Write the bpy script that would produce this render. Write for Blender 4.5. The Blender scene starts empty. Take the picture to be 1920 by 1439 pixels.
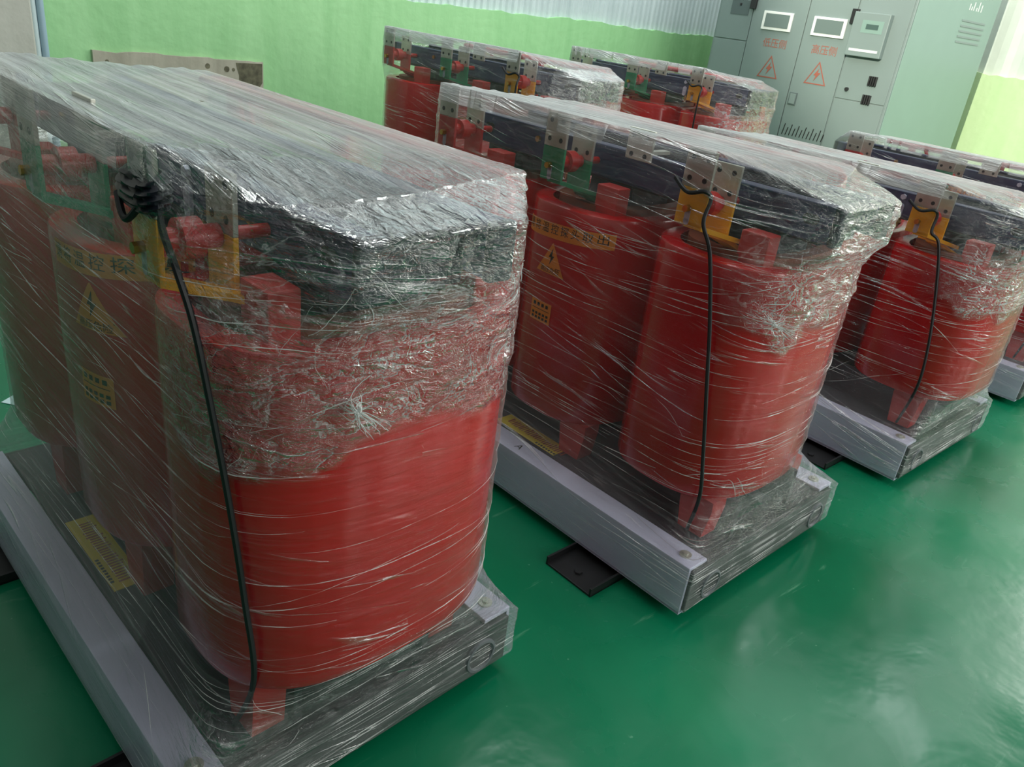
import bpy, bmesh, math, random
import numpy as np
from mathutils import Vector, Matrix
from mathutils.bvhtree import BVHTree

S = bpy.context.scene
C = S.collection
PI = math.pi

# ------------------------------------------------------------------ camera
cd = bpy.data.cameras.new('camera'); cam = bpy.data.objects.new('camera', cd); C.objects.link(cam)
R_ = Vector((0.66899985, 0.73364283, 0.11919476)); U_ = Vector((-0.39252655, 0.21255529, 0.89484253)); F_ = Vector((-0.63115933, 0.64543663, -0.43017375))
CAM = Vector((1.82282604, -0.76763308, 1.65))
m = Matrix((R_, U_, -F_)).transposed().to_4x4(); m.translation = CAM
cam.matrix_world = m
cd.sensor_fit = 'HORIZONTAL'; cd.sensor_width = 36; cd.lens = 1490.919 / 1920 * 36
cd.clip_start = .05; cd.clip_end = 200
S.camera = cam

# ------------------------------------------------------------------ world and light
S.view_settings.view_transform = 'Standard'; S.view_settings.look = 'None'
S.view_settings.gamma = 1; S.view_settings.use_curve_mapping = False
S.view_settings.exposure = 0.17
try:
    S.cycles.transparent_max_bounces = 24
except Exception: pass
W = bpy.data.worlds.new('sky'); S.world = W; W.use_nodes = True
wn = W.node_tree; wn.nodes.clear()
wo = wn.nodes.new('ShaderNodeOutputWorld'); wb = wn.nodes.new('ShaderNodeBackground')
tc = wn.nodes.new('ShaderNodeTexCoord'); sx = wn.nodes.new('ShaderNodeSeparateXYZ'); wr = wn.nodes.new('ShaderNodeValToRGB')
wn.links.new(tc.outputs['Generated'], sx.inputs[0]); wn.links.new(sx.outputs['Z'], wr.inputs[0])
dp = wn.nodes.new('ShaderNodeVectorMath'); dp.operation = 'DOT_PRODUCT'; dp.inputs[1].default_value = (.55, .80, .25); wn.links.new(tc.outputs['Generated'], dp.inputs[0])
dm_ = wn.nodes.new('ShaderNodeMapRange'); dm_.inputs[1].default_value = -.7; dm_.inputs[2].default_value = .8; dm_.inputs[3].default_value = .16; dm_.inputs[4].default_value = .95; wn.links.new(dp.outputs['Value'], dm_.inputs[0])
e = wr.color_ramp.elements
e[0].position = .0; e[0].color = (.10, .13, .12, 1); e[1].position = .8; e[1].color = (.62, .68, .66, 1)
x_ = wr.color_ramp.elements.new(.25); x_.color = (.28, .33, .31, 1)
wn.links.new(wr.outputs[0], wb.inputs[0]); wn.links.new(dm_.outputs[0], wb.inputs[1])
wn.links.new(wb.outputs[0], wo.inputs[0])

def area(name, loc, target, sx_, sy_, power, col=(1, 1, 1)):
    l = bpy.data.lights.new(name, 'AREA'); l.shape = 'RECTANGLE'; l.size = sx_; l.size_y = sy_; l.energy = power; l.color = col
    o = bpy.data.objects.new(name, l); C.objects.link(o); o.location = loc
    o.rotation_euler = (Vector(target) - Vector(loc)).to_track_quat('-Z', 'Y').to_euler()
    return o
for y_ in (1.6, 3.4, 5.2, 7.0): area('window_light', (5.6, y_, 2.6), (0.3, y_ - 1.2, .5), .7, 2.2, 54, (1, .98, .94))
for x_ in (1.6, 3.0): area('window_light', (x_, 8.6, 3.5), (x_ - 2.2, 2.0, .6), .7, 1.6, 62, (1, .99, .94))
for x_ in (-3.5, -1.3, .6): area('overhead_light', (x_, 4.3, 5.2), (x_, 4.3, 0), .35, 8.4, 98, (.93, 1, .98))  # unseen overhead strips; the one by the back wall is placed to brighten it
area('overhead_light', (-2.3, 6.0, 4.4), (-4.07, 6.4, 1.2), .35, 1.6, 34, (.97, 1, .93))  # added fill that brightens the back wall beside the cabinet, no real opening
sp = bpy.data.lights.new('sunbeam', 'SPOT'); sp.energy = 4300; sp.spot_size = math.radians(31); sp.spot_blend = .5; sp.shadow_soft_size = .05; sp.color = (1, .97, .8)
so = bpy.data.objects.new('sunbeam', sp); C.objects.link(so); so.location = (1.2, -2.0, 4.4)
so.rotation_euler = (Vector((-.9, 9, 2.3)) - Vector(so.location)).to_track_quat('-Z', 'Y').to_euler()

# ------------------------------------------------------------------ materials
def mat(name, col, rough=.5, metal=0., spec=.5, noise=0., nscale=8., bump=0., bscale=60., coat=0.):
    M = bpy.data.materials.new(name); M.use_nodes = True; t = M.node_tree; b = t.nodes['Principled BSDF']
    b.inputs['Base Color'].default_value = (*col, 1); b.inputs['Roughness'].default_value = rough
    b.inputs['Metallic'].default_value = metal; b.inputs['Specular IOR Level'].default_value = spec
    if coat: b.inputs['Coat Weight'].default_value = coat; b.inputs['Coat Roughness'].default_value = .12
    co = t.nodes.new('ShaderNodeTexCoord')
    if noise:
        n = t.nodes.new('ShaderNodeTexNoise'); n.inputs['Scale'].default_value = nscale; n.inputs['Detail'].default_value = 5
        r = t.nodes.new('ShaderNodeValToRGB'); r.color_ramp.elements[0].position = .3; r.color_ramp.elements[1].position = .7
        r.color_ramp.elements[0].color = (*[c * (1 - noise) for c in col], 1)
        r.color_ramp.elements[1].color = (*[min(1, c * (1 + noise)) for c in col], 1)
        t.links.new(co.outputs['Object'], n.inputs[0]); t.links.new(n.outputs[0], r.inputs[0]); t.links.new(r.outputs[0], b.inputs['Base Color'])
    if bump:
        n = t.nodes.new('ShaderNodeTexNoise'); n.inputs['Scale'].default_value = bscale; n.inputs['Detail'].default_value = 4
        bp = t.nodes.new('ShaderNodeBump'); bp.inputs['Strength'].default_value = bump; bp.inputs['Distance'].default_value = .01
        t.links.new(co.outputs['Object'], n.inputs[0]); t.links.new(n.outputs[0], bp.inputs['Height']); t.links.new(bp.outputs[0], b.inputs['Normal'])
    return M
M = {}
M['coil'] = mat('red_resin', (.50, .003, .006), .22, noise=.12, nscale=3, coat=.4)
M['block'] = mat('red_block', (.50, .03, .025), .45, noise=.1)
M['redbar'] = mat('red_paint', (.52, .025, .03), .4, noise=.08)
M['greenbar'] = mat('green_paint', (.02, .27, .12), .4, noise=.08)
M['yellowbar'] = mat('yellow_paint', (.95, .45, .012), .4, noise=.08)
M['tin'] = mat('tinned_copper', (.55, .55, .48), .35, .55, noise=.12, nscale=14)
M['navy'] = mat('navy_painted_steel', (.034, .046, .12), .38, noise=.2, nscale=6)
M['navyend'] = mat('navy_rubber', (.010, .014, .028), .5)
M['core'] = mat('core_steel', (.03, .035, .045), .45, .3, noise=.3, nscale=30)
M['black'] = mat('black_steel', (.012, .012, .013), .45, noise=.3, nscale=5)
M['lower'] = mat('dark_clamp_paint', (.035, .028, .036), .42, noise=.2, nscale=5)
M['rail'] = mat('grey_rail_paint', (.60, .60, .76), .38, .1, noise=.08, nscale=4)
M['knot'] = mat('white_film_knot', (.75, .78, .76), .15)
M['eye'] = mat('eye_steel', (.12, .13, .14), .45)
M['cable'] = mat('black_cable', (.008, .008, .01), .5)
M['tape'] = mat('black_tape', (.012, .014, .022), .35)
M['ins'] = mat('red_insulator', (.5, .02, .02), .25)
M['brass'] = mat('brass', (.5, .32, .1), .35, .9)
M['hole'] = mat('hole_dark', (.02, .02, .02), .6)
M['orange'] = mat('orange_sticker', (.85, .30, .03), .5)
M['yellow'] = mat('yellow_sticker', (.80, .62, .03), .45)
M['ink'] = mat('black_ink', (.02, .012, .01), .6)
M['inkred'] = mat('red_brown_ink', (.35, .06, .03), .6)
M['white'] = mat('white_paint', (.7, .72, .7), .4)
M['innerw'] = mat('inner_winding', (.22, .05, .02), .5)
M['paper'] = mat('pale_paper', (.45, .62, .62), .7)
M['cab'] = mat('cabinet_grey', (.185, .235, .228), .45, noise=.03, nscale=3)
M['cabside'] = mat('cabinet_aqua', (.20, .30, .265), .4, noise=.03, nscale=3)
M['cabline'] = mat('cabinet_seam', (.09, .12, .12), .6)
M['cabred'] = mat('cabinet_red_print', (.32, .09, .06), .6)
M['glassy'] = mat('meter_glass', (.13, .17, .16), .12)
M['lcd'] = mat('lcd', (.06, .10, .09), .2)
M['pipe'] = mat('plastic_pipe', (.50, .60, .62), .35)
M['pipeblue'] = mat('blue_pipe', (.30, .42, .50), .35)

def nodes_of(name):
    m_ = bpy.data.materials.new(name); m_.use_nodes = True; t = m_.node_tree; t.nodes.clear()
    return m_, t, t.nodes, t.links
def N(t, typ, **kw):
    n = t.nodes.new(typ)
    for k, v in kw.items():
        if hasattr(n, k): setattr(n, k, v)
    return n
def math_(t, op, a, b=None, c=None, clamp=False):
    n = t.nodes.new('ShaderNodeMath'); n.operation = op; n.use_clamp = clamp
    for i, v in enumerate((a, b, c)):
        if v is None: continue
        if isinstance(v, (int, float)): n.inputs[i].default_value = v
        else: t.links.new(v, n.inputs[i])
    return n.outputs[0]
def smooth(t, x, lo, hi, a=0., b=1.):
    n = t.nodes.new('ShaderNodeMapRange'); n.interpolation_type = 'SMOOTHSTEP'
    n.inputs[1].default_value = lo; n.inputs[2].default_value = hi; n.inputs[3].default_value = a; n.inputs[4].default_value = b
    t.links.new(x, n.inputs[0]); return n.outputs[0]
def tex(t, vec, scale, detail=4, dist=0., rough=.5):
    n = t.nodes.new('ShaderNodeTexNoise'); n.inputs['Scale'].default_value = scale; n.inputs['Detail'].default_value = detail
    n.inputs['Distortion'].default_value = dist; n.inputs['Roughness'].default_value = rough
    t.links.new(vec, n.inputs[0]); return n.outputs[0]
def xyz(t, x, y, z=0.):
    n = t.nodes.new('ShaderNodeCombineXYZ')
    for i, v in enumerate((x, y, z)):
        if isinstance(v, (int, float)): n.inputs[i].default_value = v
        else: t.links.new(v, n.inputs[i])
    return n.outputs[0]

# stretch film: clear plastic in many layers, drawn into fine streaks, crumpled in places
def film_material(name, tint=(.84, .88, .87)):
    m_, t, ns, ln = nodes_of(name)
    out = ns.new('ShaderNodeOutputMaterial')
    uv = ns.new('ShaderNodeUVMap'); uv.uv_map = 'film'
    s = ns.new('ShaderNodeSeparateXYZ'); ln.new(uv.outputs[0], s.inputs[0]); u, v = s.outputs[0], s.outputs[1]
    big = tex(t, xyz(t, math_(t, 'MULTIPLY', u, .9), math_(t, 'MULTIPLY', v, 2.2), 3.3), 1., 2)
    v1 = math_(t, 'ADD', v, math_(t, 'MULTIPLY', big, .12))
    a = tex(t, xyz(t, math_(t, 'MULTIPLY', u, 1.1), math_(t, 'MULTIPLY', v1, 85.), 1.), 1., 5, .0, .62)
    fine = smooth(t, a, .55, .72)
    v2 = math_(t, 'ADD', math_(t, 'ADD', v, math_(t, 'MULTIPLY', u, .16)), math_(t, 'MULTIPLY', big, .25))
    b = tex(t, xyz(t, math_(t, 'MULTIPLY', u, .8), math_(t, 'MULTIPLY', v2, 34.), 9.), 1., 4, .0, .6)
    band = smooth(t, b, .52, .74)
    # sharp hair-thin pleats
    r1 = math_(t, 'ABSOLUTE', math_(t, 'SUBTRACT', tex(t, xyz(t, math_(t, 'MULTIPLY', u, .7), math_(t, 'MULTIPLY', v2, 16.), 5.), 1., 3), .5))
    pleat = smooth(t, r1, .0, .018, 1., 0.)
    gate = smooth(t, tex(t, xyz(t, math_(t, 'MULTIPLY', u, 2.6), math_(t, 'MULTIPLY', v, 7.), 7.), 1., 2), .45, .62)
    pleat = math_(t, 'MULTIPLY', pleat, gate)
    # crumples
    at = ns.new('ShaderNodeAttribute'); at.attribute_name = 'crumple'; cr = at.outputs['Fac']
    al = ns.new('ShaderNodeAttribute'); al.attribute_name = 'layers'; lay = al.outputs['Fac']
    uvv = xyz(t, math_(t, 'MULTIPLY', u, 1.), math_(t, 'MULTIPLY', v, 1.6), 2.)
    c1 = math_(t, 'ABSOLUTE', math_(t, 'SUBTRACT', tex(t, uvv, 7.5, 5, .5, .58), .5))
    cl = smooth(t, c1, .0, .022, 1., 0.)
    c2 = math_(t, 'ABSOLUTE', math_(t, 'SUBTRACT', tex(t, xyz(t, math_(t, 'ADD', u, v), math_(t, 'MULTIPLY', v, 2.), 6.), 26., 4, .8, .6), .5))
    cl2 = smooth(t, c2, .0, .03, 1., 0.)
    crl = math_(t, 'MULTIPLY', cr, math_(t, 'ADD', math_(t, 'MULTIPLY', cl, .75), math_(t, 'MULTIPLY', cl2, .12)))
    h = math_(t, 'ADD', math_(t, 'MULTIPLY', a, .9), math_(t, 'MULTIPLY', b, 1.2))
    h = math_(t, 'ADD', h, math_(t, 'MULTIPLY', pleat, .6))
    h = math_(t, 'ADD', h, math_(t, 'MULTIPLY', cr, math_(t, 'ADD', math_(t, 'MULTIPLY', c1, 9.), math_(t, 'MULTIPLY', c2, 4.))))
    bp = ns.new('ShaderNodeBump'); bp.inputs['Strength'].default_value = 1.; bp.inputs['Distance'].default_value = .007; ln.new(h, bp.inputs['Height'])
    lw = ns.new('ShaderNodeLayerWeight'); lw.inputs[0].default_value = .5
    graze = math_(t, 'POWER', lw.outputs['Facing'], 2.5)
    op = math_(t, 'ADD', math_(t, 'MULTIPLY', fine, .14), math_(t, 'MULTIPLY', band, .13))
    op = math_(t, 'ADD', op, .015)
    op = math_(t, 'ADD', op, math_(t, 'MULTIPLY', pleat, .35))
    op = math_(t, 'MULTIPLY', op, math_(t, 'ADD', .18, math_(t, 'MULTIPLY', lay, 1.35)))
    op = math_(t, 'ADD', op, math_(t, 'MULTIPLY', math_(t, 'MULTIPLY', lay, lay), .42))
    op = math_(t, 'ADD', op, math_(t, 'MULTIPLY', graze, .12))
    op = math_(t, 'ADD', op, math_(t, 'MULTIPLY', crl, .5))
    op = math_(t, 'ADD', op, math_(t, 'MULTIPLY', cr, .02))
    op = math_(t, 'MINIMUM', op, .88)
    tr = ns.new('ShaderNodeBsdfTransparent'); tr.inputs[0].default_value = (.97, .98, .98, 1)
    df = ns.new('ShaderNodeBsdfDiffuse'); df.inputs[0].default_value = (*tint, 1); ln.new(bp.outputs[0], df.inputs['Normal'])
    tl = ns.new('ShaderNodeBsdfTranslucent'); tl.inputs[0].default_value = (*tint, 1)
    dm = ns.new('ShaderNodeMixShader'); dm.inputs[0].default_value = .3; ln.new(df.outputs[0], dm.inputs[1]); ln.new(tl.outputs[0], dm.inputs[2])
    m1 = ns.new('ShaderNodeMixShader'); ln.new(op, m1.inputs[0]); ln.new(tr.outputs[0], m1.inputs[1]); ln.new(dm.outputs[0], m1.inputs[2])
    gl = ns.new('ShaderNodeBsdfGlossy'); gl.inputs['Roughness'].default_value = .09; gl.inputs[0].default_value = (1, 1, 1, 1); ln.new(bp.outputs[0], gl.inputs['Normal'])
    fr = ns.new('ShaderNodeFresnel'); fr.inputs[0].default_value = 1.5; ln.new(bp.outputs[0], fr.inputs['Normal'])
    g = math_(t, 'MULTIPLY', fr.outputs[0], math_(t, 'ADD', .42, math_(t, 'MULTIPLY', cr, 1.7)))
    g = math_(t, 'ADD', g, math_(t, 'MULTIPLY', pleat, .25)); g = math_(t, 'MINIMUM', g, .75)
    m2 = ns.new('ShaderNodeMixShader'); ln.new(g, m2.inputs[0]); ln.new(m1.outputs[0], m2.inputs[1]); ln.new(gl.outputs[0], m2.inputs[2])
    ln.new(m2.outputs[0], out.inputs[0])
    return m_
M['film'] = film_material('stretch_film')
def fold_material():
    m_, t, ns, ln = nodes_of('film_fold')
    out = ns.new('ShaderNodeOutputMaterial'); tr = ns.new('ShaderNodeBsdfTransparent')
    p = ns.new('ShaderNodeBsdfPrincipled'); p.inputs['Base Color'].default_value = (.8, .82, .8, 1); p.inputs['Roughness'].default_value = .12
    co = ns.new('ShaderNodeTexCoord'); n = tex(t, co.outputs['Object'], 11., 3)
    mx = ns.new('ShaderNodeMixShader'); ln.new(smooth(t, n, .38, .68, .06, .62), mx.inputs[0]); ln.new(tr.outputs[0], mx.inputs[1]); ln.new(p.outputs[0], mx.inputs[2]); ln.new(mx.outputs[0], out.inputs[0])
    return m_
M['fold'] = fold_material()

def floor_material():
    m_, t, ns, ln = nodes_of('green_epoxy')
    out = ns.new('ShaderNodeOutputMaterial'); p = ns.new('ShaderNodeBsdfPrincipled'); co = ns.new('ShaderNodeTexCoord'); P = co.outputs['Object']
    a = tex(t, P, .9, 5, .4); r = ns.new('ShaderNodeValToRGB'); e = r.color_ramp.elements
    e[0].position = .3; e[0].color = (.0, .115, .050, 1); e[1].position = .72; e[1].color = (.006, .20, .092, 1); ln.new(a, r.inputs[0])
    # scuffs
    mp = ns.new('ShaderNodeMapping'); mp.inputs['Rotation'].default_value = (0, 0, .5); mp.inputs['Scale'].default_value = (9, 1.4, 1); ln.new(P, mp.inputs[0])
    sc = tex(t, mp.outputs[0], 1.6, 6, .8, .6); k = smooth(t, sc, .64, .76)
    sp_ = tex(t, P, 46., 2); k2 = smooth(t, sp_, .74, .78)
    k = math_(t, 'MAXIMUM', math_(t, 'MULTIPLY', k, .45), math_(t, 'MULTIPLY', k2, .35))
    mx = ns.new('ShaderNodeMix'); mx.data_type = 'RGBA'; ln.new(k, mx.inputs[0]); ln.new(r.outputs[0], mx.inputs[6]); mx.inputs[7].default_value = (.16, .38, .25, 1)
    ln.new(mx.outputs[2], p.inputs['Base Color'])
    ln.new(smooth(t, tex(t, P, 2.3, 5, .5), .3, .7, .16, .34), p.inputs['Roughness'])
    bp = ns.new('ShaderNodeBump'); bp.inputs['Strength'].default_value = .25; bp.inputs['Distance'].default_value = .02; ln.new(tex(t, P, 4., 4), bp.inputs['Height']); ln.new(bp.outputs[0], p.inputs['Normal'])
    p.inputs['Specular IOR Level'].default_value = .38; ln.new(p.outputs[0], out.inputs[0]); return m_
M['floor'] = floor_material()
def plaster(name, c0, c1, ax='x'):
    m_, t, ns, ln = nodes_of(name)
    out = ns.new('ShaderNodeOutputMaterial'); p = ns.new('ShaderNodeBsdfPrincipled'); co = ns.new('ShaderNodeTexCoord'); P = co.outputs['Object']
    mp = ns.new('ShaderNodeMapping'); mp.inputs['Scale'].default_value = (5, 5, .8); ln.new(P, mp.inputs[0])
    a = tex(t, mp.outputs[0], 1.5, 6, .3, .6); r = ns.new('ShaderNodeValToRGB'); e = r.color_ramp.elements
    e[0].position = .25; e[0].color = (*c0, 1); e[1].position = .75; e[1].color = (*c1, 1); ln.new(a, r.inputs[0]); ln.new(r.outputs[0], p.inputs['Base Color'])
    p.inputs['Roughness'].default_value = .6
    bp = ns.new('ShaderNodeBump'); bp.inputs['Strength'].default_value = .4; bp.inputs['Distance'].default_value = .01; ln.new(tex(t, P, 14., 5), bp.inputs['Height']); ln.new(bp.outputs[0], p.inputs['Normal'])
    ln.new(p.outputs[0], out.inputs[0]); return m_
M['greenwall'] = plaster('green_wall', (.27, .55, .25), (.36, .66, .33))
M['limewall'] = plaster('pale_green_wall', (.50, .68, .36), (.58, .75, .43))
M['concrete'] = plaster('bare_concrete', (.30, .28, .22), (.50, .46, .38))
M['beige'] = plaster('beige_column', (.44, .43, .38), (.52, .51, .46))
M['sheet'] = plaster('corrugated_sheet', (.42, .50, .52), (.58, .66, .68))
M['stain'] = mat('dark_stain', (.12, .11, .07), .8, noise=.5, nscale=20)

# ------------------------------------------------------------------ mesh helpers
def box(bm, x0, x1, y0, y1, z0, z1, bev=0.):
    r = bmesh.ops.create_cube(bm, size=1.)
    vs = r['verts']
    for v in vs:
        v.co = Vector(((x0 + x1) / 2 + v.co.x * (x1 - x0), (y0 + y1) / 2 + v.co.y * (y1 - y0), (z0 + z1) / 2 + v.co.z * (z1 - z0)))
    if bev:
        es = set(e for v in vs for e in v.link_edges)
        bmesh.ops.bevel(bm, geom=list(es), offset=bev, segments=2, affect='EDGES', profile=.5)
    return vs
def cyl(bm, p, q, r, r2=None, n=20, caps=True):
    p, q = Vector(p), Vector(q); d = q - p
    mt = Matrix.Translation((p + q) / 2) @ d.to_track_quat('Z', 'Y').to_matrix().to_4x4()
    return bmesh.ops.create_cone(bm, cap_ends=caps, segments=n, radius1=r, radius2=r if r2 is None else r2, depth=d.length, matrix=mt)['verts']
def tube(bm, pts, r, n=8):
    pts = [Vector(p) for p in pts]; rings = []
    for i, p in enumerate(pts):
        d = (pts[min(i + 1, len(pts) - 1)] - pts[max(i - 1, 0)]).normalized()
        a = d.orthogonal().normalized() if i == 0 else (rings_a - d * rings_a.dot(d)).normalized()
        rings_a = a; b = d.cross(a)
        rr = r[i] if isinstance(r, (list, tuple)) else r
        rings.append([bm.verts.new(p + a * math.cos(2 * PI * k / n) * rr + b * math.sin(2 * PI * k / n) * rr) for k in range(n)])
    for i in range(len(rings) - 1):
        for k in range(n): bm.faces.new((rings[i][k], rings[i][(k + 1) % n], rings[i + 1][(k + 1) % n], rings[i + 1][k]))
    bm.faces.new(rings[0][::-1]); bm.faces.new(rings[-1])
def spline(pts, k=8):
    pts = [Vector(p) for p in pts]; o = []
    for i in range(len(pts) - 1):
        p0, p1, p2, p3 = pts[max(i - 1, 0)], pts[i], pts[i + 1], pts[min(i + 2, len(pts) - 1)]
        for j in range(k):
            s = j / k
            o.append(.5 * ((2 * p1) + (p2 - p0) * s + (2 * p0 - 5 * p1 + 4 * p2 - p3) * s * s + (3 * p1 - p0 - 3 * p2 + p3) * s ** 3))
    o.append(pts[-1]); return o
def prism(bm, poly, fn0, fn1):
    a = [bm.verts.new(fn0(*p)) for p in poly]; b = [bm.verts.new(fn1(*p)) for p in poly]; n = len(poly)
    bm.faces.new(a[::-1]); bm.faces.new(b)
    for i in range(n): bm.faces.new((a[i], a[(i + 1) % n], b[(i + 1) % n], b[i]))
def obj(name, bm, m_, parent=None, smooth_=False, loc=None):
    me = bpy.data.meshes.new(name); bmesh.ops.recalc_face_normals(bm, faces=bm.faces); bm.to_mesh(me); bm.free()
    if smooth_:
        me.polygons.foreach_set('use_smooth', [True] * len(me.polygons))
        try: me.set_sharp_from_angle(angle=math.radians(40))
        except Exception: pass
    me.materials.append(m_)
    o = bpy.data.objects.new(name, me); C.objects.link(o)
    if parent: o.parent = parent
    if loc: o.location = loc
    return o
def BM(): return bmesh.new()
def bobj(name, m_, parent, *a, bev=0., **k):
    b = BM(); box(b, *a, bev=bev); return obj(name, b, m_, parent)
def tag(o, label=None, cat=None, group=None, kind=None):
    if label: o['label'] = label
    if cat: o['category'] = cat
    if group: o['group'] = group
    if kind: o['kind'] = kind
    return o
def empty(name, loc, rz=0):
    o = bpy.data.objects.new(name, None); C.objects.link(o); o.location = loc; o.rotation_euler = (0, 0, rz); o.empty_display_size = .1; return o

_txt = {}
def text_polys(s, size):
    key = (s, size)
    if key in _txt: return _txt[key]
    cu = bpy.data.curves.new('t', 'FONT'); cu.body = s; cu.size = size; cu.align_x = 'CENTER'; cu.align_y = 'CENTER'; cu.resolution_u = 2
    o = bpy.data.objects.new('t', cu); C.objects.link(o)
    dg = bpy.context.evaluated_depsgraph_get(); ev = o.evaluated_get(dg); me = ev.to_mesh()
    r = ([v.co[:] for v in me.vertices], [tuple(p.vertices) for p in me.polygons])
    ev.to_mesh_clear(); bpy.data.objects.remove(o); bpy.data.curves.remove(cu)
    _txt[key] = r; return r
def put_text(bm, s, size, fn):
    vs, fs = text_polys(s, size)
    nv = [bm.verts.new(fn(v[0], v[1])) for v in vs]
    for f in fs:
        try: bm.faces.new([nv[i] for i in f])
        except Exception: pass
def patch(bm, u0, u1, v0, v1, fn, nu=16, nv=2):
    g = [[bm.verts.new(fn(u0 + (u1 - u0) * i / nu, v0 + (v1 - v0) * j / nv)) for i in range(nu + 1)] for j in range(nv + 1)]
    for j in range(nv):
        for i in range(nu): bm.faces.new((g[j][i], g[j][i + 1], g[j + 1][i + 1], g[j + 1][i]))

# ------------------------------------------------------------------ setting
WX = -4.076; WH = 1.56; CY = 6.6; EY = 9.0
tag(bobj('floor', M['floor'], None, -4.3, 7, -5, 9.2, -.1, 0), kind='structure')
rnd = random.Random(4)
def rag(bm, fn, a, b, base, n=90, amp=.02):   # painted lower wall with a rough top edge
    top = []
    h = 0
    for i in range(n + 1):
        h = h * .7 + rnd.uniform(-amp, amp)
        top.append((a + (b - a) * i / n, base + h))
    prism(bm, [(a, 0)] + top + [(b, 0)], *fn)
b = BM(); rag(b, (lambda s, z: Vector((WX - .2, s, z)), lambda s, z: Vector((WX, s, z))), .70, EY, WH, 140, .009)
tag(obj('wall_back', b, M['greenwall']), kind='structure')
b = BM(); rag(b, (lambda s, z: Vector((s, EY + .2, z)), lambda s, z: Vector((s, EY, z))), WX - .2, 7, WH, 140, .012)
tag(obj('wall_end', b, M['limewall']), kind='structure')
def corr(bm, fn, a, b, z0, z1, pitch=.075, d=.012):
    n = int((b - a) / pitch * 4); prev = None
    for i in range(n + 1):
        s = a + (b - a) * i / n; o = d * (1, 1, -1, -1)[i % 4] * .5
        c = (bm.verts.new(fn(s, o, z0)), bm.verts.new(fn(s, o, z1)), bm.verts.new(fn(s, o - .02, z1)), bm.verts.new(fn(s, o - .02, z0)))
        if prev:
            for k in range(4): bm.faces.new((prev[k], c[k], c[(k + 1) % 4], prev[(k + 1) % 4]))
        prev = c
b = BM(); corr(b, lambda s, o, z: Vector((WX - .05 + o, s, z)), .7, EY, WH - .05, 4.2)
tag(obj('wall_sheeting_back', b, M['sheet']), kind='structure').name = 'wall_back_upper'
b = BM(); corr(b, lambda s, o, z: Vector((s, EY + .05 - o, z)), WX, 7, WH - .05, 4.2, .3, .01)
tag(obj('wall_end_upper', b, mat('white_sheet', (.62, .68, .62), .5, noise=.04)), kind='structure')
b = BM(); box(b, WX - .2, WX + .09, -3., .672, 0, 4.2, .01)
tag(obj('wall_left', b, M['beige']), kind='structure')
def pipe(y, r, m_, lab):
    b = BM(); cyl(b, (WX + .03, y, 0), (WX + .03, y, 4.1), r, n=20)
    for z in (.6, 1.6, 2.6): cyl(b, (WX + .03, y, z), (WX + .03, y, z + .05), r * 1.2, n=20)
    return tag(obj('wall_pipe', b, m_, smooth_=True), lab, 'pipe')
pipe(.692, .018, M['pipe'], 'thin pale vertical pipe against the beige column in the left corner')
pipe(.733, .022, M['pipeblue'], 'blue-grey vertical pipe beside the green wall, right of the thin pale pipe')
# cement board standing against the wall
b = BM()
pts = [(1.007, 0)]; h = 0
for i in range(24):
    h = h * .6 + rnd.uniform(-.006, .006); pts.append((1.007 + 1.173 * i / 23, 1.052 - .03 * i / 23 + h))
pts += [(2.18, 0)]
prism(b, pts, lambda s, z: Vector((WX + .002, s, z)), lambda s, z: Vector((WX + .028, s, z)))
cb = empty('cement_board', (0, 0, 0)); obj('board', b, M['concrete'], cb)
tag(cb, 'bare beige cement board with dark damp stain leaning on green wall', 'board')
b = BM(); pp = []
for k in range(22):
    a = 2 * PI * k / 22; rr = 1 + .22 * math.sin(3 * a + 1) + rnd.uniform(-.08, .08); pp.append((min(2.172, 2.08 + .11 * rr * math.cos(a)), min(1.016, .93 + .15 * rr * math.sin(a))))
prism(b, pp, lambda s, z: Vector((WX + .028, s, z)), lambda s, z: Vector((WX + .0295, s, z)))
o = obj('damp_stain', b, M['stain'], cb); o['label'] = 'large dark damp stain'
for (yy, zz, rr) in ((1.09, .985, .012), (1.76, .985, .018), (1.90, .97, .02), (1.95, .968, .012)):
    b = BM(); cyl(b, (WX + .027, yy, zz), (WX + .0295, yy, zz), rr, n=12); obj('spot_stain', b, M['stain'], cb)
b = BM(); prism(b, [(-1.53, -.15), (-1.46, -.24), (-1.30, -.12), (-1.40, -.02)], lambda x, y: Vector((x, y, .0005)), lambda x, y: Vector((x, y, .003)))
tag(obj('paper_sheet', b, M['paper']), 'small pale blue sheet of paper lying on green floor by left transformer', 'paper')

# ------------------------------------------------------------------ cabinet
cab = empty('switchgear_cabinet', (-2.27, 7.5, 0))
tag(cab, 'tall grey switchgear cabinet with red warning triangles on its doors', 'cabinet')
OX, OY = -2.27, 7.5
def cb_(name, m_, x0, x1, z0, z1, d0, d1, par=cab, bev=0.):
    b = BM(); box(b, x0 - OX, x1 - OX, CY - d1 - OY, CY - d0 - OY, z0, z1, bev); return obj(name, b, m_, par)
XL, XR, CH = -3.225, -1.312, 2.75
b = BM(); box(b, XL - OX, XR - OX, CY - OY, 8.445 - OY, .0, CH, .004); body = obj('body', b, M['cab'], cab)
b = BM(); box(b, XR - OX, XR - OX + .006, CY + .02 - OY, 8.43 - OY, .06, CH - .02, .001); sd = obj('side_panel', b, M['cabside'], cab)
sd['label'] = 'pale aqua side panel'
b = BM()
for i in range(5): box(b, XR - OX + .006, XR - OX + .012, 7.62 - OY, 8.2 - OY, 1.80 + i * .045, 1.815 + i * .045)
obj('side_louver', b, M['cab'], sd)
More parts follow.
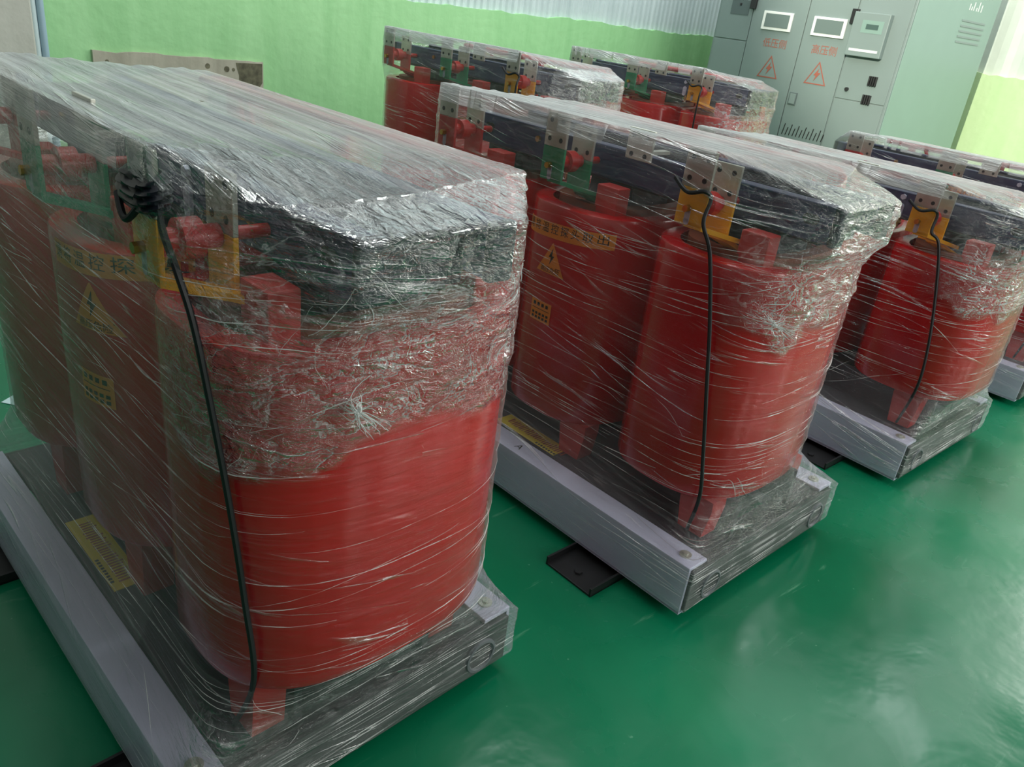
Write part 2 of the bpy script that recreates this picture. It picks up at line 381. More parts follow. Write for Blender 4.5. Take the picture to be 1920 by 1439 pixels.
for i, (dy, hh) in enumerate(((0, .05), (.05, .03), (.1, .07), (.17, .03), (.22, .08), (.29, .06))):
    b = BM(); box(b, XR - OX + .006, XR - OX + .008, 7.70 + dy - OY, 7.715 + dy - OY, 2.08, 2.08 + hh); obj('white_marking', b, M['white'], sd)
p1 = cb_('cover_panel', M['cab'], XL + .02, -2.835, 1.58, CH - .03, 0, .008, bev=.002)
p2 = cb_('cover_panel', M['cab'], XL + .02, -2.835, .10, 1.57, 0, .008, bev=.002)
d1 = cb_('door', M['cab'], -2.825, -2.262, .10, CH - .03, 0, .014, bev=.002)
d2 = cb_('door', M['cab'], -2.252, -1.805, .10, CH - .03, 0, .014, bev=.002)
p3 = cb_('cover_panel', M['cab'], -1.795, XR - .02, 1.222, CH - .03, 0, .008, bev=.002)
p4 = cb_('cover_panel', M['cab'], -1.795, XR - .02, .10, 1.212, 0, .008, bev=.002)
def meter(x0, x1, z0, z1, d):
    f = cb_('meter_frame', M['white'], x0, x1, z0, z1, .014, .03, d, .003)
    cb_('meter_glass', M['glassy'], x0 + .03, x1 - .03, z0 + .025, z1 - .02, .03, .034, d)
meter(-2.70, -2.39, 1.70, 1.86, d1); meter(-2.18, -1.86, 1.70, 1.86, d2)
def ctext(s, x, z, size, m_, d, sy=1.):
    b = BM(); put_text(b, s, size, lambda u, v: Vector((x + u - OX, CY - .0155 - OY, z + v * sy)))
    return obj('red_lettering', b, m_, d)
ctext('低压侧', -2.52, 1.585, .085, M['cabred'], d1); ctext('高压侧', -2.01, 1.585, .085, M['cabred'], d2)
def warn(x, z, s, d):
    b = BM(); fn0 = lambda u, v: Vector((x + u - OX, CY - .0140 - OY, z + v)); fn1 = lambda u, v: Vector((x + u - OX, CY - .0165 - OY, z + v))
    o_ = [(-s, -s * .8), (s, -s * .8), (0, s)]; c = (0, -s * .2); i_ = [((p[0] - c[0]) * .86 + c[0], (p[1] - c[1]) * .86 + c[1]) for p in o_]
    for k in range(3):
        q = [o_[k], o_[(k + 1) % 3], i_[(k + 1) % 3], i_[k]]; prism(b, q, fn0, fn1)
    prism(b, [(.01, s * .45), (-.03, -.01), (-.006, -.012), (-.02, -s * .55), (.032, .012), (.006, .014)], fn0, fn1)
    return obj('warning_triangle', b, M['cabred'], d)
warn(-2.52, 1.375, .11, d1); warn(-2.02, 1.385, .11, d2)
def handle(x0, x1, z0, z1, par, m_=M['black'], dd=.014):
    cb_('handle', m_, x0, x1, z0, z1, dd, dd + .03, par, .004)
handle(-2.86, -2.80, 1.86, 1.98, d1); handle(-1.835, -1.775, 1.83, 1.95, p3)
hd = cb_('latch_recess', M['cabline'], -2.235, -2.155, 1.09, 1.20, .014, .022, d2, .002); cb_('latch', M['cab'], -2.225, -2.165, 1.10, 1.19, .022, .026, d2, .002)
lp = cb_('nameplate', M['cabline'], -3.08, -2.88, 1.80, 1.93, .008, .011, p1); cb_('dial', M['black'], -2.99, -2.97, 1.88, 1.90, .011, .014, p1)
ct = cb_('control_box', M['cab'], -1.79, -1.47, 1.58, 1.93, .008, .07, p3, .006); ct['label'] = 'pale grey control box'
cb_('display', M['lcd'], -1.66, -1.55, 1.80, 1.84, .07, .073, ct); cb_('display_frame', M['cabside'], -1.70, -1.51, 1.77, 1.87, .07, .0715, ct)
cb_('keypad_strip', M['white'], -1.76, -1.50, 1.62, 1.64, .07, .0715, ct)
for (x, z) in ((-1.49, 1.40), (-1.50, 1.245)):
    b = BM()
    for k in range(4): box(b, x - .035 + .02 * k - OX, x - .022 + .02 * k - OX, CY - .03 - OY, CY - .008 - OY, z - .04, z + .04, .002)
    obj('terminal_socket', b, M['black'], p3)
b = BM(); cyl(b, (-1.70 - OX, CY - .008 - OY, 1.305), (-1.70 - OX, CY - .03 - OY, 1.305), .016); obj('key_lock', b, M['black'], p3)
b = BM()
for i in range(12):
    x = -2.22 + i * .037; s_ = .07 if i % 2 else .10
    prism(b, [(x, .82), (x + .008, .82), (x + .022, .82 + s_), (x + .014, .82 + s_)], lambda u, v: Vector((u - OX, CY - .014 - OY, v)), lambda u, v: Vector((u - OX, CY - .0165 - OY, v)))
obj('vent_slots', b, M['black'], d2)

# ------------------------------------------------------------------ transformer
PT = .543; RX = .25; RY = .335; EX = 2.7
HL, HW = .733, .442
def sup(t, rx=RX, ry=RY, e=EX):
    c, s = math.cos(t), math.sin(t)
    return rx * math.copysign(abs(c) ** (2 / e), c), ry * math.copysign(abs(s) ** (2 / e), s)
def coil_y(x, rx=RX, ry=RY):
    return ry * max(0, 1 - abs(x / rx) ** EX) ** (1 / EX)
def lathe_sup(bm, prof, n=72):
    rings = []
    for (d, z) in prof:
        rings.append([bm.verts.new(Vector((*sup(2 * PI * k / n, RX + d, RY + d), z))) for k in range(n)])
    for i in range(len(rings) - 1):
        for k in range(n): bm.faces.new((rings[i][k], rings[i][(k + 1) % n], rings[i + 1][(k + 1) % n], rings[i + 1][k]))
def plate_with_holes(bm, x0, x1, y0, y1, z0, z1, holes=True):
    box(bm, x0, x1, y0, y1, z0, z1, .002)

def transformer(name, x, y, rot, dxp, dz, dxc, label, seed, lab=(0., 0.), foot=.07, near=True, nt=420, crum=1., labels=True, taped=False, baselabel=True, cross=0., silver=0., co_=0., bar_=.55, ZB=.365, band=0., cable=None):
    T = empty(name, (x, y, 0), math.radians(rot)); tag(T, label, 'transformer', 'film-wrapped dry type transformers')
    ZT = 1.055 + dz; C0 = 1.142 + dz; C1 = 1.245 + dz; ZF = ZB; PH = 1.336 + dz; CL = .793 + dxc
    rn = random.Random(seed)
    # base
    for s in (-1, 1):
        b = BM()
        a0, a1 = sorted((s * .442, s * .352))
        box(b, -HL, HL, a0, a1, .196, .208, .002)
        a0, a1 = sorted((s * .442, s * .432)); box(b, -HL, HL, a0, a1, .034, .200, .001)
        a0, a1 = sorted((s * .442, s * .36)); box(b, -HL, HL, a0, a1, .032, .042, .001)
        rl = obj('base_rail', b, M['rail'], T)
        for ex in (-1, 1):
            b = BM(); cyl(b, (ex * (HL - .05), s * .397, .208), (ex * (HL - .05), s * .397, .2125), .019, n=24); cyl(b, (ex * (HL - .05), s * .397, .2125), (ex * (HL - .05), s * .397, .218), .009, n=6)
            obj('rail_bolt', b, M['tin'], rl)
    for s in (-1, 1):
        b = BM(); box(b, s * HL - .012, s * HL + .012, -.43, .43, .045, .19, .002); box(b, s * (HL - .04) - .04, s * (HL - .04) + .04, -.35, .35, .18, .195, .002)
        e_ = obj('end_beam', b, M['black'], T)
        for yy in (-.33, .33):
            b = BM(); tube(b, [(s * (HL + .018), yy + .045 * math.cos(a), .115 + .045 * math.sin(a)) for a in [2 * PI * k / 24 for k in range(25)]], .007, 6)
            obj('hauling_eye', b, M['eye'], e_)
    for s in (-1, 1):
        b = BM(); xc = (.40 + cross) if s > 0 else (-.50 + cross * .4)
        box(b, xc - .1, xc + .1, -.58, .58, 0, .008, .001)
        for q in (-1, 1): box(b, xc + q * .096 - .004, xc + q * .096 + .004, -.58, .58, .0, .032, .001)
        box(b, xc - .1, xc + .1, -.43, .43, .024, .033, .001)
        for q in (-1, 1): cyl(b, (xc, q * .53, .008), (xc, q * .53, .016), .014, n=6)
        obj('cross_channel', b, M['black'], T)
    for s in (-1, 1):
        b = BM(); a0, a1 = sorted((s * .345, s * .17)); box(b, -HL + .02, HL - .03, a0, a1, .188, .200, .002)
        a0, a1 = sorted((s * .185, s * .165)); box(b, -HL + .02, HL - .03, a0, a1, .19, .33, .002)
        lc = obj('lower_clamp', b, M['lower'], T)
        if s < 0 and baselabel:
            b = BM(); box(b, -.265 if lab[0] > .1 else -.27, .085 if lab[0] > .1 else .04, -.325, -.248, .200, .2025)
            bl = obj('base_label', b, M['yellow'], lc); bl['label'] = 'yellow warning sticker printed with fine text'
            b = BM()
            for i in range(26):
                xx = -.235 + i * .0115
                box(b, xx, xx + rn.uniform(.004, .007), -.305 + rn.uniform(0, .006), -.262 - rn.uniform(0, .01), .2025, .2032)
            obj('fine_print', b, M['inkred'], bl)
            b = BM()
            for i in range(9):
                xx = -.06 + i * .013
                box(b, xx, xx + .008, -.321, -.312, .2025, .2032); 
            obj('bold_print', b, M['ink'], bl)
    b = BM(); box(b, -.62 + co_, .62 + co_, -.15, .15, .20, ZB - .006, .004); obj('lower_yoke', b, M['black'], T)
    b = BM(); box(b, -CL + .04, CL - .06, -.105, .105, C0 - .02, C1 - .015, .003)
    for k in range(9): box(b, -CL + .05, CL - .07, -.1 + k * .0225, -.095 + k * .0225, C1 - .016, C1 - .012)
    obj('upper_yoke', b, M['core'], T)
    # upper clamps
    for s in (-1, 1):
        b = BM(); a0, a1 = sorted((s * .163, s * .153)); box(b, -CL, CL, a0, a1, C0, C1, .004)
        for zz in (C0, C1 - .01):
            a0, a1 = sorted((s * .163, s * .112)); box(b, -CL, CL, a0, a1, zz, zz + .01, .003)
        uc = obj('upper_clamp', b, M['navy'], T)
        for ex in (-1, 1):
            b = BM(); a0, a1 = sorted((s * .166, s * .108)); box(b, ex * CL - .016, ex * CL + .008, a0, a1, C0 - .004, C1 + .004, .008); obj('end_cap', b, M['navyend'], uc)
            b = BM(); xx = ex * (CL - .075); 
            for k in range(2): cyl(b, (xx + (k - .5) * .022, s * .1645, C1 - .045), (xx + (k - .5) * .022, s * .158, C1 - .045), .014, n=18)
            box(b, xx - .011, xx + .011, min(s * .1645, s * .158), max(s * .1645, s * .158), C1 - .059, C1 - .031)
            obj('lifting_slot', b, M['hole'], uc)
        for xx in (-.27, .28):
            b = BM(); cyl(b, (xx, s * .135, C0 - .05), (xx, s * .135, C0), .006, n=8); cyl(b, (xx, s * .135, C0 - .03), (xx, s * .135, C0 - .018), .013, n=6); obj('brass_bolt', b, M['brass'], uc)
        b = BM(); cyl(b, (-.40, s * .163, C1 - .04), (-.40, s * .172, C1 - .04), .011, n=6)
        obj('brass_bolt', b, M['brass'], uc)
    # coils
    for k in (-1, 0, 1):
        b = BM()
        lathe_sup(b, [(-.055, ZT - .03), (-.055, ZT), (-.012, ZT), (-.003, ZT - .004), (0, ZT - .014), (0, ZB + .014), (-.003, ZB + .004), (-.012, ZB), (-.055, ZB), (-.055, ZB + .03), (-.055, ZT - .03)])
        co = obj('coil', b, M['coil'], T, True, (k * PT + co_, 0, 0))
        b = BM(); lathe_sup(b, [(-.12, ZB - .01), (-.075, ZB - .01), (-.075, ZT + .015), (-.12, ZT + .015), (-.12, ZB - .01)]); obj('inner_winding', b, M['innerw'], co, True)
        b = BM(); box(b, -.095, .095, -.1, .1, .36, C0 + .03); obj('core_limb', b, M['core'], co)
        for s in (-1, 1):
            b = BM(); q = [(foot - .045, .203), (foot + .045, .203), (foot + .06, ZB - .03), (foot + .058, ZB + .004), (foot - .058, ZB + .004), (foot - .06, ZB - .03)]
            prism(b, q, lambda u, v: Vector((u, s * .20, v)), lambda u, v: Vector((u, s * .275, v)))
            obj('foot_block', b, M['block'], co)
            b = BM(); box(b, .065, .155, min(s * .19, s * .25), max(s * .19, s * .25), ZT - .01, ZT + .085, .004); obj('top_block', b, M['block'], co)
        b = BM(); box(b, -.03, .06, .30, .355, ZT - .2, ZT + .02, .006); cyl(b, (.015, .33, ZT + .0), (.015, .33, 1.262 + dz), .024, n=16); obj('high_voltage_post', b, M['redbar'], co)
        if k == 0 and labels:
            lx, lz = lab; bx = band
            def on(u, v, off=.0012): xx = max(-RX + .012, min(RX - .012, u + lx)); return Vector((xx, -coil_y(xx) - off, v + lz))
            b = BM(); patch(b, -.205 + bx, .152 + bx, .971, 1.022, lambda u, v: on(u, v + .05 * u), 26, 1); ol = obj('probe_label', b, M['orange'], co); ol['label'] = 'orange strip label with a row of dark characters'
            b = BM()
            for i, ch in enumerate('请将温控探头取出'): put_text(b, ch, .036, lambda u, v, i=i: on(-.180 + bx + i * .0435 + u, .997 + v + .05 * (-.178 + i * .044), .0022))
            obj('dark_lettering', b, M['ink'], ol)
            b = BM(); n_ = 8
            rows = []
            for j in range(n_ + 1):
                f = j / n_; w = .062 * (1 - f) + .002
                rows.append([b.verts.new(on(-.092 - w + 2 * w * i / 6, .845 + .105 * f)) for i in range(7)])
            for j in range(n_):
                for i in range(6): b.faces.new((rows[j][i], rows[j][i + 1], rows[j + 1][i + 1], rows[j + 1][i]))
            wl = obj('warning_label', b, M['orange'], co); wl['label'] = 'orange triangular high voltage label'
            b = BM(); put_text(b, '高压危险', .022, lambda u, v: on(-.092 + u, .857 + v, .0022))
            q = [(.004, .935), (-.012, .902), (-.002, .902), (-.006, .876), (.013, .908), (.003, .908)]
            b.faces.new([b.verts.new(on(-.092 + u, v, .0022)) for u, v in q])
            def strip(u0, v0, u1, v1): b.faces.new([b.verts.new(on(*p_, .0022)) for p_ in ((u0, v0), (u1, v1), (u1 , v1 + .002), (u0, v0 + .002))])
            strip(-.139, .869, -.045, .869)
            obj('dark_lettering', b, M['ink'], wl)
            b = BM(); patch(b, -.158, -.06, .668, .742, on, 8, 1); nl = obj('notice_label', b, M['orange'], co); nl['label'] = 'small square orange notice label'
            b = BM(); 
            for i in range(4): patch(b, -.146 + i * .02, -.134 + i * .02, .722, .734, lambda u, v: on(u, v, .0022), 1, 1)
            patch(b, -.15, -.068, .711, .713, lambda u, v: on(u, v, .0022), 3, 1)
            for j in range(2):
                for i in range(5): patch(b, -.148 + i * .017, -.137 + i * .017, .690 - j * .014, .699 - j * .014, lambda u, v: on(u, v, .0022), 1, 1)
            obj('dark_lettering', b, M['ink'], nl)
    # low voltage busbars: a pair per phase
    off = -.093 + dxp; PHT = PH
    for k, mk, tg in ((-1, 'redbar', 'red'), (0, 'greenbar', 'green'), (1, 'yellowbar', 'yellow')):
        x0 = off + k * PT
        for j, yy in enumerate((-.364, -.250)):
            PH = PHT - .036 * j
            xx = x0 + (.0 if j == 0 else .015); xw = xx + .093
            b = BM(); box(b, xx, xw, yy, yy + .010, PH - .205, PH - .102, .002)
            dy = .17 if j == 0 else .06
            for q in range(5):   # bent arm running inwards to the winding
                pass
            a_ = [(xx + .035, yy, PH - .205), (xw, yy, PH - .205), (xw + .07, yy + dy, PH - .25), (xx + .12, yy + dy, PH - .25)]
            lo = [b.verts.new(Vector(p_) + Vector((0, .0, -.004))) for p_ in a_]; hi = [b.verts.new(Vector(p_) + Vector((0, .0, .010))) for p_ in a_]
            b.faces.new(lo[::-1]); b.faces.new(hi)
            for q in range(4): b.faces.new((lo[q], lo[(q + 1) % 4], hi[(q + 1) % 4], hi[q]))
            bar = obj('busbar', b, M[mk], T); bar['label'] = tg + ' painted busbar'
            b = BM(); box(b, xx, xw, yy, yy + .010, PH - .102, PH, .002); tp = obj('terminal_plate', b, M['tin'], bar)
            b = BM()
            for hx in (.022, .071):
                for hz in (.022, .078):
                    b = BM(); cyl(b, (xx + hx, yy - .0008, PH - hz), (xx + hx, yy + .003, PH - hz), .0075, n=14); obj('bolt_hole', b, M['hole'], bar)
            if j == 0:
                b = BM(); cyl(b, (xx + .04, yy - .001, PH - .165), (xx + .04, yy + .003, PH - .165), .009, n=14); cyl(b, (xx + .04, yy - .001, PH - .195), (xx + .04, yy + .003, PH - .195), .009, n=14); box(b, xx + .031, xx + .049, yy - .001, yy + .003, PH - .195, PH - .165); obj('slot', b, M['rail'], bar)
                b = BM(); cyl(b, (xx + .04, yy - .018, PH - .158), (xx + .04, yy, PH - .158), .010, n=6); obj('bolt', b, M['brass'], bar)
        PH = PHT
        b = BM()
        cyl(b, (x0 + .06, -.352, PH - .145), (x0 + .06, -.252, PH - .145), .020, n=24); cyl(b, (x0 + .06, -.32, PH - .145), (x0 + .06, -.285, PH - .145), .034, n=24)
        cyl(b, (x0 + .06, -.24, PH - .145), (x0 + .06, -.164, PH - .145), .012, n=16)
        obj('insulator', b, M['ins'], T, True)
    b = BM(); box(b, .105, .20, -.300, -.29, PH - .085, PH + .005, .002); box(b, .14, .165, -.29, -.16, PH - .07, PH - .06)
    npl = obj('neutral_plate', b, M['tin'], T)
    for hx in (.022, .073):
        for hz in (.015, .07):
            b = BM(); cyl(b, (.105 + hx, -.3008, PH - hz), (.105 + hx, -.297, PH - hz), .0075, n=14); obj('bolt_hole', b, M['hole'], npl)
    b = BM(); cyl(b, (.285, -.175, C1 - .02), (.285, -.165, C1 - .02), .012, n=6); cyl(b, (.285, -.172, C1 - .06), (.285, -.164, C1 - .06), .013); cyl(b, (.285, -.172, C1 - .095), (.285, -.164, C1 - .095), .013)
    box(b, .272, .298, -.172, -.164, C1 - .095, C1 - .06); obj('lifting_lug', b, M['rail'], T)
    b = BM(); tube(b, [(-.70, .335, 1.262 + dz), (bar_ - .03, .335, 1.262 + dz), (bar_ - .01, .33, 1.25 + dz), (bar_, .32, 1.20 + dz)], .016, 12)
    tube(b, spline([(-.45, .335, 1.26 + dz), (-.36, .315, 1.16 + dz), (-.27, .29, 1.08)]), .012, 8)
    obj('delta_bar', b, M['redbar'], T, True)
    # cable
    xw = off + PT + .06
    pth = [(xw - .075, -.376, PH - .085), (xw - .02, -.386, PH - .112), (xw + .03, -.380, PH - .100), (xw + .042, -.362, PH - .12), (xw + .05, -.385, PH - .18)][:(2 if taped else 5)] + cable + [(PT + co_ + foot, -.29, .215)]
    b = BM(); tube(b, spline(pth, 8), .0058, 8); 
    for i in range(40):   # twisted strap rings
        pass
    obj('cable_tie', b, M['cable'], T, True)
    if taped:
        b = BM(); rings = []
        for i in range(15):
            f = i / 14; bulge = .017 * math.sin(PI * f) ** .6; rg = []
            for a in range(40):
                t_ = 2 * PI * a / 40; wr_ = .0035 * math.sin(i * 2.1 + 3 * t_) + .002 * math.sin(i * 4.4 - 5 * t_)
                sx_, sy_ = sup(t_, .050 + bulge + wr_, .010 + bulge + wr_, 3)
                rg.append(b.verts.new((off + PT + .047 + sx_, -.359 + sy_, PH - .036 - .058 * f + .008 * math.sin(t_))))
            rings.append(rg)
        for i in range(14):
            for a in range(40): b.faces.new((rings[i][a], rings[i][(a + 1) % 40], rings[i + 1][(a + 1) % 40], rings[i + 1][a]))
        obj('tape_wrap', b, M['tape'], T, True)['label'] = 'black tape bound around the silver plate'
    film(T, dxp, dz, dxc, seed, nt, crum, PH, C0, C1, CL, ZT, off, co_, ZB, bar_, silver)
    return T

def hull_bvh(points):
    b = BM()
    for p in points: b.verts.new(p)
    bmesh.ops.convex_hull(b, input=b.verts[:])
    t = BVHTree.FromBMesh(b); b.free(); return t
class VN:   # smooth value noise on a grid, periodic in the first axis
    def __init__(s, seed): s.r = np.random.RandomState(seed)
    def grid(s, nu, nv, cu, cv):
        cu = max(2, int(cu)); cv = max(2, int(cv)); g = s.r.rand(cv + 2, cu) * 2 - 1
        u = np.arange(nu) / nu * cu; v = np.linspace(0, cv, nv); iu = u.astype(int); iv = np.minimum(v.astype(int), cv); fu = u - iu; fv = v - iv
        fu = fu * fu * (3 - 2 * fu); fv = fv * fv * (3 - 2 * fv)
        a = g[iv][:, iu % cu]; b = g[iv][:, (iu + 1) % cu]; c = g[np.minimum(iv + 1, cv + 1)][:, iu % cu]; d = g[np.minimum(iv + 1, cv + 1)][:, (iu + 1) % cu]
        return (a * (1 - fu) + b * fu) * (1 - fv)[:, None] + (c * (1 - fu) + d * fu) * fv[:, None]

def film(T, dxp, dz, dxc, seed, nt, crum, PH, C0, C1, CL, ZT, off, co_, ZB, bar_, silver):
    g = .006
    def coilring(z, gr):
        return [Vector((k * PT + co_ + p[0], p[1], z)) for k in (-1, 1) for p in [sup(2 * PI * i / 36, RX + gr, RY + gr) for i in range(36)]]
    top = []
    for k in (-1, 0, 1):
        for xx in (off + k * PT, off + k * PT + .093):
            top += [Vector((xx, -.372, PH + .004)), Vector((xx, -.372, PH - .2))]
    for ex in (-1, 1):
        for s in (-1, 1):
            top += [Vector((ex * (CL + .014), s * .172, C1 + g)), Vector((ex * (CL + .014), s * .172, C0 - g))]
    for xx in (-.715, bar_ + .005):
        top += [Vector((xx, .352, 1.285 + dz)), Vector((xx + .01, .352, 1.19 + dz))]
    zt = ZT - .02; zl = ZB + .02; zr = .216
    A = hull_bvh(top + coilring(zt, g)); B = hull_bvh(coilring(zt, g) + coilring(zl, g)); 
    base = [Vector((a * (HL + .018), b_ * (HW + .010), zr)) for a in (-1, 1) for b_ in (-1, 1)]
    base2 = [Vector((a * (HL + .018), b_ * (HW + .010), .06)) for a in (-1, 1) for b_ in (-1, 1)] + [Vector((a * (HL - .01), b_ * (HW - .02), .028)) for a in (-1, 1) for b_ in (-1, 1)]
    Cc = hull_bvh(coilring(zl, g) + [Vector((v.x * .985, v.y * .985, zr)) for v in base]); D = hull_bvh(base + base2)
    zs = np.concatenate([np.linspace(.032, .21, 16), np.linspace(.222, .45, 26)[0:], np.linspace(.465, 1.0, 60), np.linspace(1.008, C1 - .012, 36), np.linspace(C1 - .006, 1.283 + dz, 14)])
    NT = nt; ts = [2 * PI * k / NT for k in range(NT)]
    dirs = []
    for t_ in ts:
        d = Vector((*sup(t_, HL, HW, 3.4), 0)); dirs.append(d.normalized())
    Rr = np.zeros((len(zs), NT))
    for i, z in enumerate(zs):
        tr = A if z >= zt else B if z >= zl else Cc if z > zr else D
        for k in range(NT):
            h = tr.ray_cast(Vector((dirs[k].x * 3, dirs[k].y * 3, z)), -dirs[k])
            Rr[i, k] = math.hypot(h[0].x, h[0].y) if h[0] else (Rr[i - 1, k] if i else .5)
    # the flare sags inwards between coil and base, and the waist is drawn in
    zz = zs[:, None]
    sag = np.clip((zz - zr) / (zl - zr), 0, 1); Rr -= .022 * np.sin(PI * sag) * ((zz > zr) & (zz < zl))
    Sm = Rr.copy()
    for _ in range(3): Sm[17:-1] = (Sm[16:-2] + 2 * Sm[17:-1] + Sm[18:]) / 4
    Rr = Sm
    vn = VN(seed * 7 + 1); nz = len(zs)
    dx = np.array([d.x for d in dirs])[None, :]; dyy = np.array([d.y for d in dirs])[None, :]
    px = dx * Rr
    # crumple mask: skirt of loose film round the near end under the clamps, and at the base corners
    n1 = vn.grid(NT, nz, 22, 10) * .6 + vn.grid(NT, nz, 60, 26) * .4
    drop = (1.035 + dz - .14 * crum) + .10 * n1 - .05 * np.clip((px - .35) / .4, 0, 1)
    endk = np.clip((px - .50) / .2, 0, 1)
    cr = np.clip((zz - drop) / .03, 0, 1) * endk * (.95 if crum > 0 else .3)
    cr = np.maximum(cr, .7 * np.clip((px - .58) / .15, 0, 1) * np.clip(1 - abs(zz - .30) / .13 + .3 * n1, 0, 1))
    cr = np.maximum(cr, .10 * np.clip((px - .3) / .3, 0, 1) * (zz < .22))
    cr = np.where(zz > C0 - .01, cr * .78, cr)
    cr = np.maximum(cr, .18 * (zz > C0 - .03))
    lay = (.14 if seed == 1 else .10) + .14 * vn.grid(NT, nz, 9, 5) + .08 * ((zz < .42) * np.clip(-dyy * 2, 0, 1)) + .08 * (dyy < -.5) + .35 * np.clip((zz - (C1 + .0)) / .04, 0, 1) * (dyy > -.3) + .10 * ((cr > .4) & (zz < C0 - .02))
    lay = lay + .20 * ((px > .6) & (zz < .22)) + (.14 * ((dyy < -.3) & (px < .40)) + .10 * ((dyy < -.3) & (zz < .42)) if seed == 1 else 0)
    lay = lay + silver * ((px > CL - .10) & (zz > C0 - .10))
    lay = lay - .10 * ((px > .55) & (zz > .4) & (zz < .92))
    disp = .0022 * vn.grid(NT, nz, 5, 60) + .0016 * vn.grid(NT, nz, 9, 110)
    disp = disp * np.clip(1, 0, 1) + cr * (.007 * vn.grid(NT, nz, 60, 34) + .006 * abs(vn.grid(NT, nz, 130, 60)))
    Rr = Rr + disp + .003
    verts = []; 
    for i in range(nz):
        for k in range(NT): verts.append((dirs[k].x * Rr[i, k], dirs[k].y * Rr[i, k], zs[i]))
    crv = list(cr.ravel()); lyv = list(np.clip(lay, 0, 1).ravel())
    # cap
    NQ = max(40, NT // 5); qs = 1 - np.linspace(0, 1, NQ + 1)[1:] ** 1.15
    qs[-1] = .012
    vc = VN(seed * 7 + 5); rim = Rr[-1]; nc = vc.grid(NT, NQ, 14, 10)
    for j, q in enumerate(qs):
        for k in range(NT):
            X, Y = dirs[k].x * rim[k] * q, dirs[k].y * rim[k] * q
            h = A.ray_cast(Vector((X, Y, 4)), Vector((0, 0, -1)))
            z = h[0].z if h[0] else zs[-1]
            z = max(z, zs[-1] + .0)
            e_ = max(0., min(1., (X - .45) / .2)) * (1 if crum > 0 else .4)
            sg = .006 * math.sin(min(1, max(0, (1 - abs(Y) / .33))) * PI / 2)
            wob = .0022 * math.sin(Y * 60 + 4 * math.sin(X * 2 + seed)) + .0012 * math.sin(Y * 130 + 3 * math.sin(X * 3))
            verts.append((X, Y, z + .003 + wob * min(1, j / 4) - sg * min(1, j / 10) + e_ * .005 * nc[j, k] * min(1, j / 4)))
            crv.append(.10 + .75 * e_ * (.6 + .4 * nc[j, k])); nz_ = abs(h[1].z) if h[0] else 1.; lyv.append(float(max(.15, min(1., .96 - .32 * e_ + .1 * nc[j, k]))) if nz_ > .5 else .2)
    NR = nz + NQ; faces = []
    for i in range(NR - 1):
        for k in range(NT):
            k2 = (k + 1) % NT; faces.append((i * NT + k, i * NT + k2, (i + 1) * NT + k2, (i + 1) * NT + k))
    me = bpy.data.meshes.new('stretch_film'); me.from_pydata(verts, [], faces); me.update()
    uvl = me.uv_layers.new(name='film')
    # arc length around at mid height
    per = [0.]
    for k in range(NT): 
        a, b_ = verts[(nz // 2) * NT + k], verts[(nz // 2) * NT + (k + 1) % NT]; per.append(per[-1] + math.dist(a[:2], b_[:2]))
    uv = np.zeros((len(faces) * 4, 2)); n_ = 0
    for i in range(NR - 1):
        cap = i >= nz
        for k in range(NT):
            for (r_, c_) in ((i, k), (i, k + 1), (i + 1, k + 1), (i + 1, k)):
                if cap:
                    v = verts[r_ * NT + c_ % NT]; uv[n_] = (v[0] + 20 + seed, v[1] * 1.3 + 8 + v[2] * 1.1)
                else: uv[n_] = (per[c_] + seed * 3.1, verts[r_ * NT + c_ % NT][2])
                n_ += 1
    uvl.data.foreach_set('uv', uv.ravel())
    for nm, vals in (('crumple', crv), ('layers', lyv)):
        at = me.attributes.new(nm, 'FLOAT', 'POINT'); at.data.foreach_set('value', np.array(vals, dtype=np.float32))
    me.polygons.foreach_set('use_smooth', [True] * len(faces))
    me.materials.append(M['film'])
    o = bpy.data.objects.new('stretch_film', me); C.objects.link(o); o.parent = T; o['label'] = 'clear stretch film drawn into streaks'
    # rolled folds: thin strands of film lying on the skin
    rs = random.Random(seed + 50); b = BM()
    def P(kf, zf, up=.0015):
        i = int(np.searchsorted(zs, zf)); i = max(1, min(nz - 1, i)); f = (zf - zs[i - 1]) / (zs[i] - zs[i - 1]); f = max(0, min(1, f))
        k = int(kf) % NT; fk = kf - math.floor(kf); k2 = (k + 1) % NT
        r_ = (Rr[i - 1, k] * (1 - fk) + Rr[i - 1, k2] * fk) * (1 - f) + (Rr[i, k] * (1 - fk) + Rr[i, k2] * fk) * f + up
        d = (dirs[k] * (1 - fk) + dirs[k2] * fk); return Vector((d.x * r_, d.y * r_, zf))
    cnt = 170 if nt > 400 else 55
    for s_ in range(cnt):
        k0 = rs.uniform(.45, 1.12) * NT; ln_ = rs.uniform(.03, .22) * NT; z0 = rs.uniform(.24, C0) if rs.random() < .8 else rs.uniform(.06, .205); dzz = rs.gauss(.01, .014)
        if rs.random() < .08: dzz += rs.choice((-1, 1)) * rs.uniform(.05, .15)
        if z0 < .21: k0 = rs.uniform(.80, 1.06) * NT; dzz = rs.uniform(-.02, .02)
        bow = rs.uniform(-.015, .015); pts = []; nn = 22
        for q in range(nn + 1):
            f = q / nn; pts.append(P(k0 + ln_ * f, max(.04, min(C1 - .03, z0 + dzz * f + bow * math.sin(PI * f)))))
        r0 = rs.uniform(.0003, .0008) if rs.random() < .9 else rs.uniform(.0008, .0013)
        tube(b, pts, [r0 * (.25 + math.sin(PI * (q + .5) / (nn + 1))) for q in range(nn + 1)], 5)
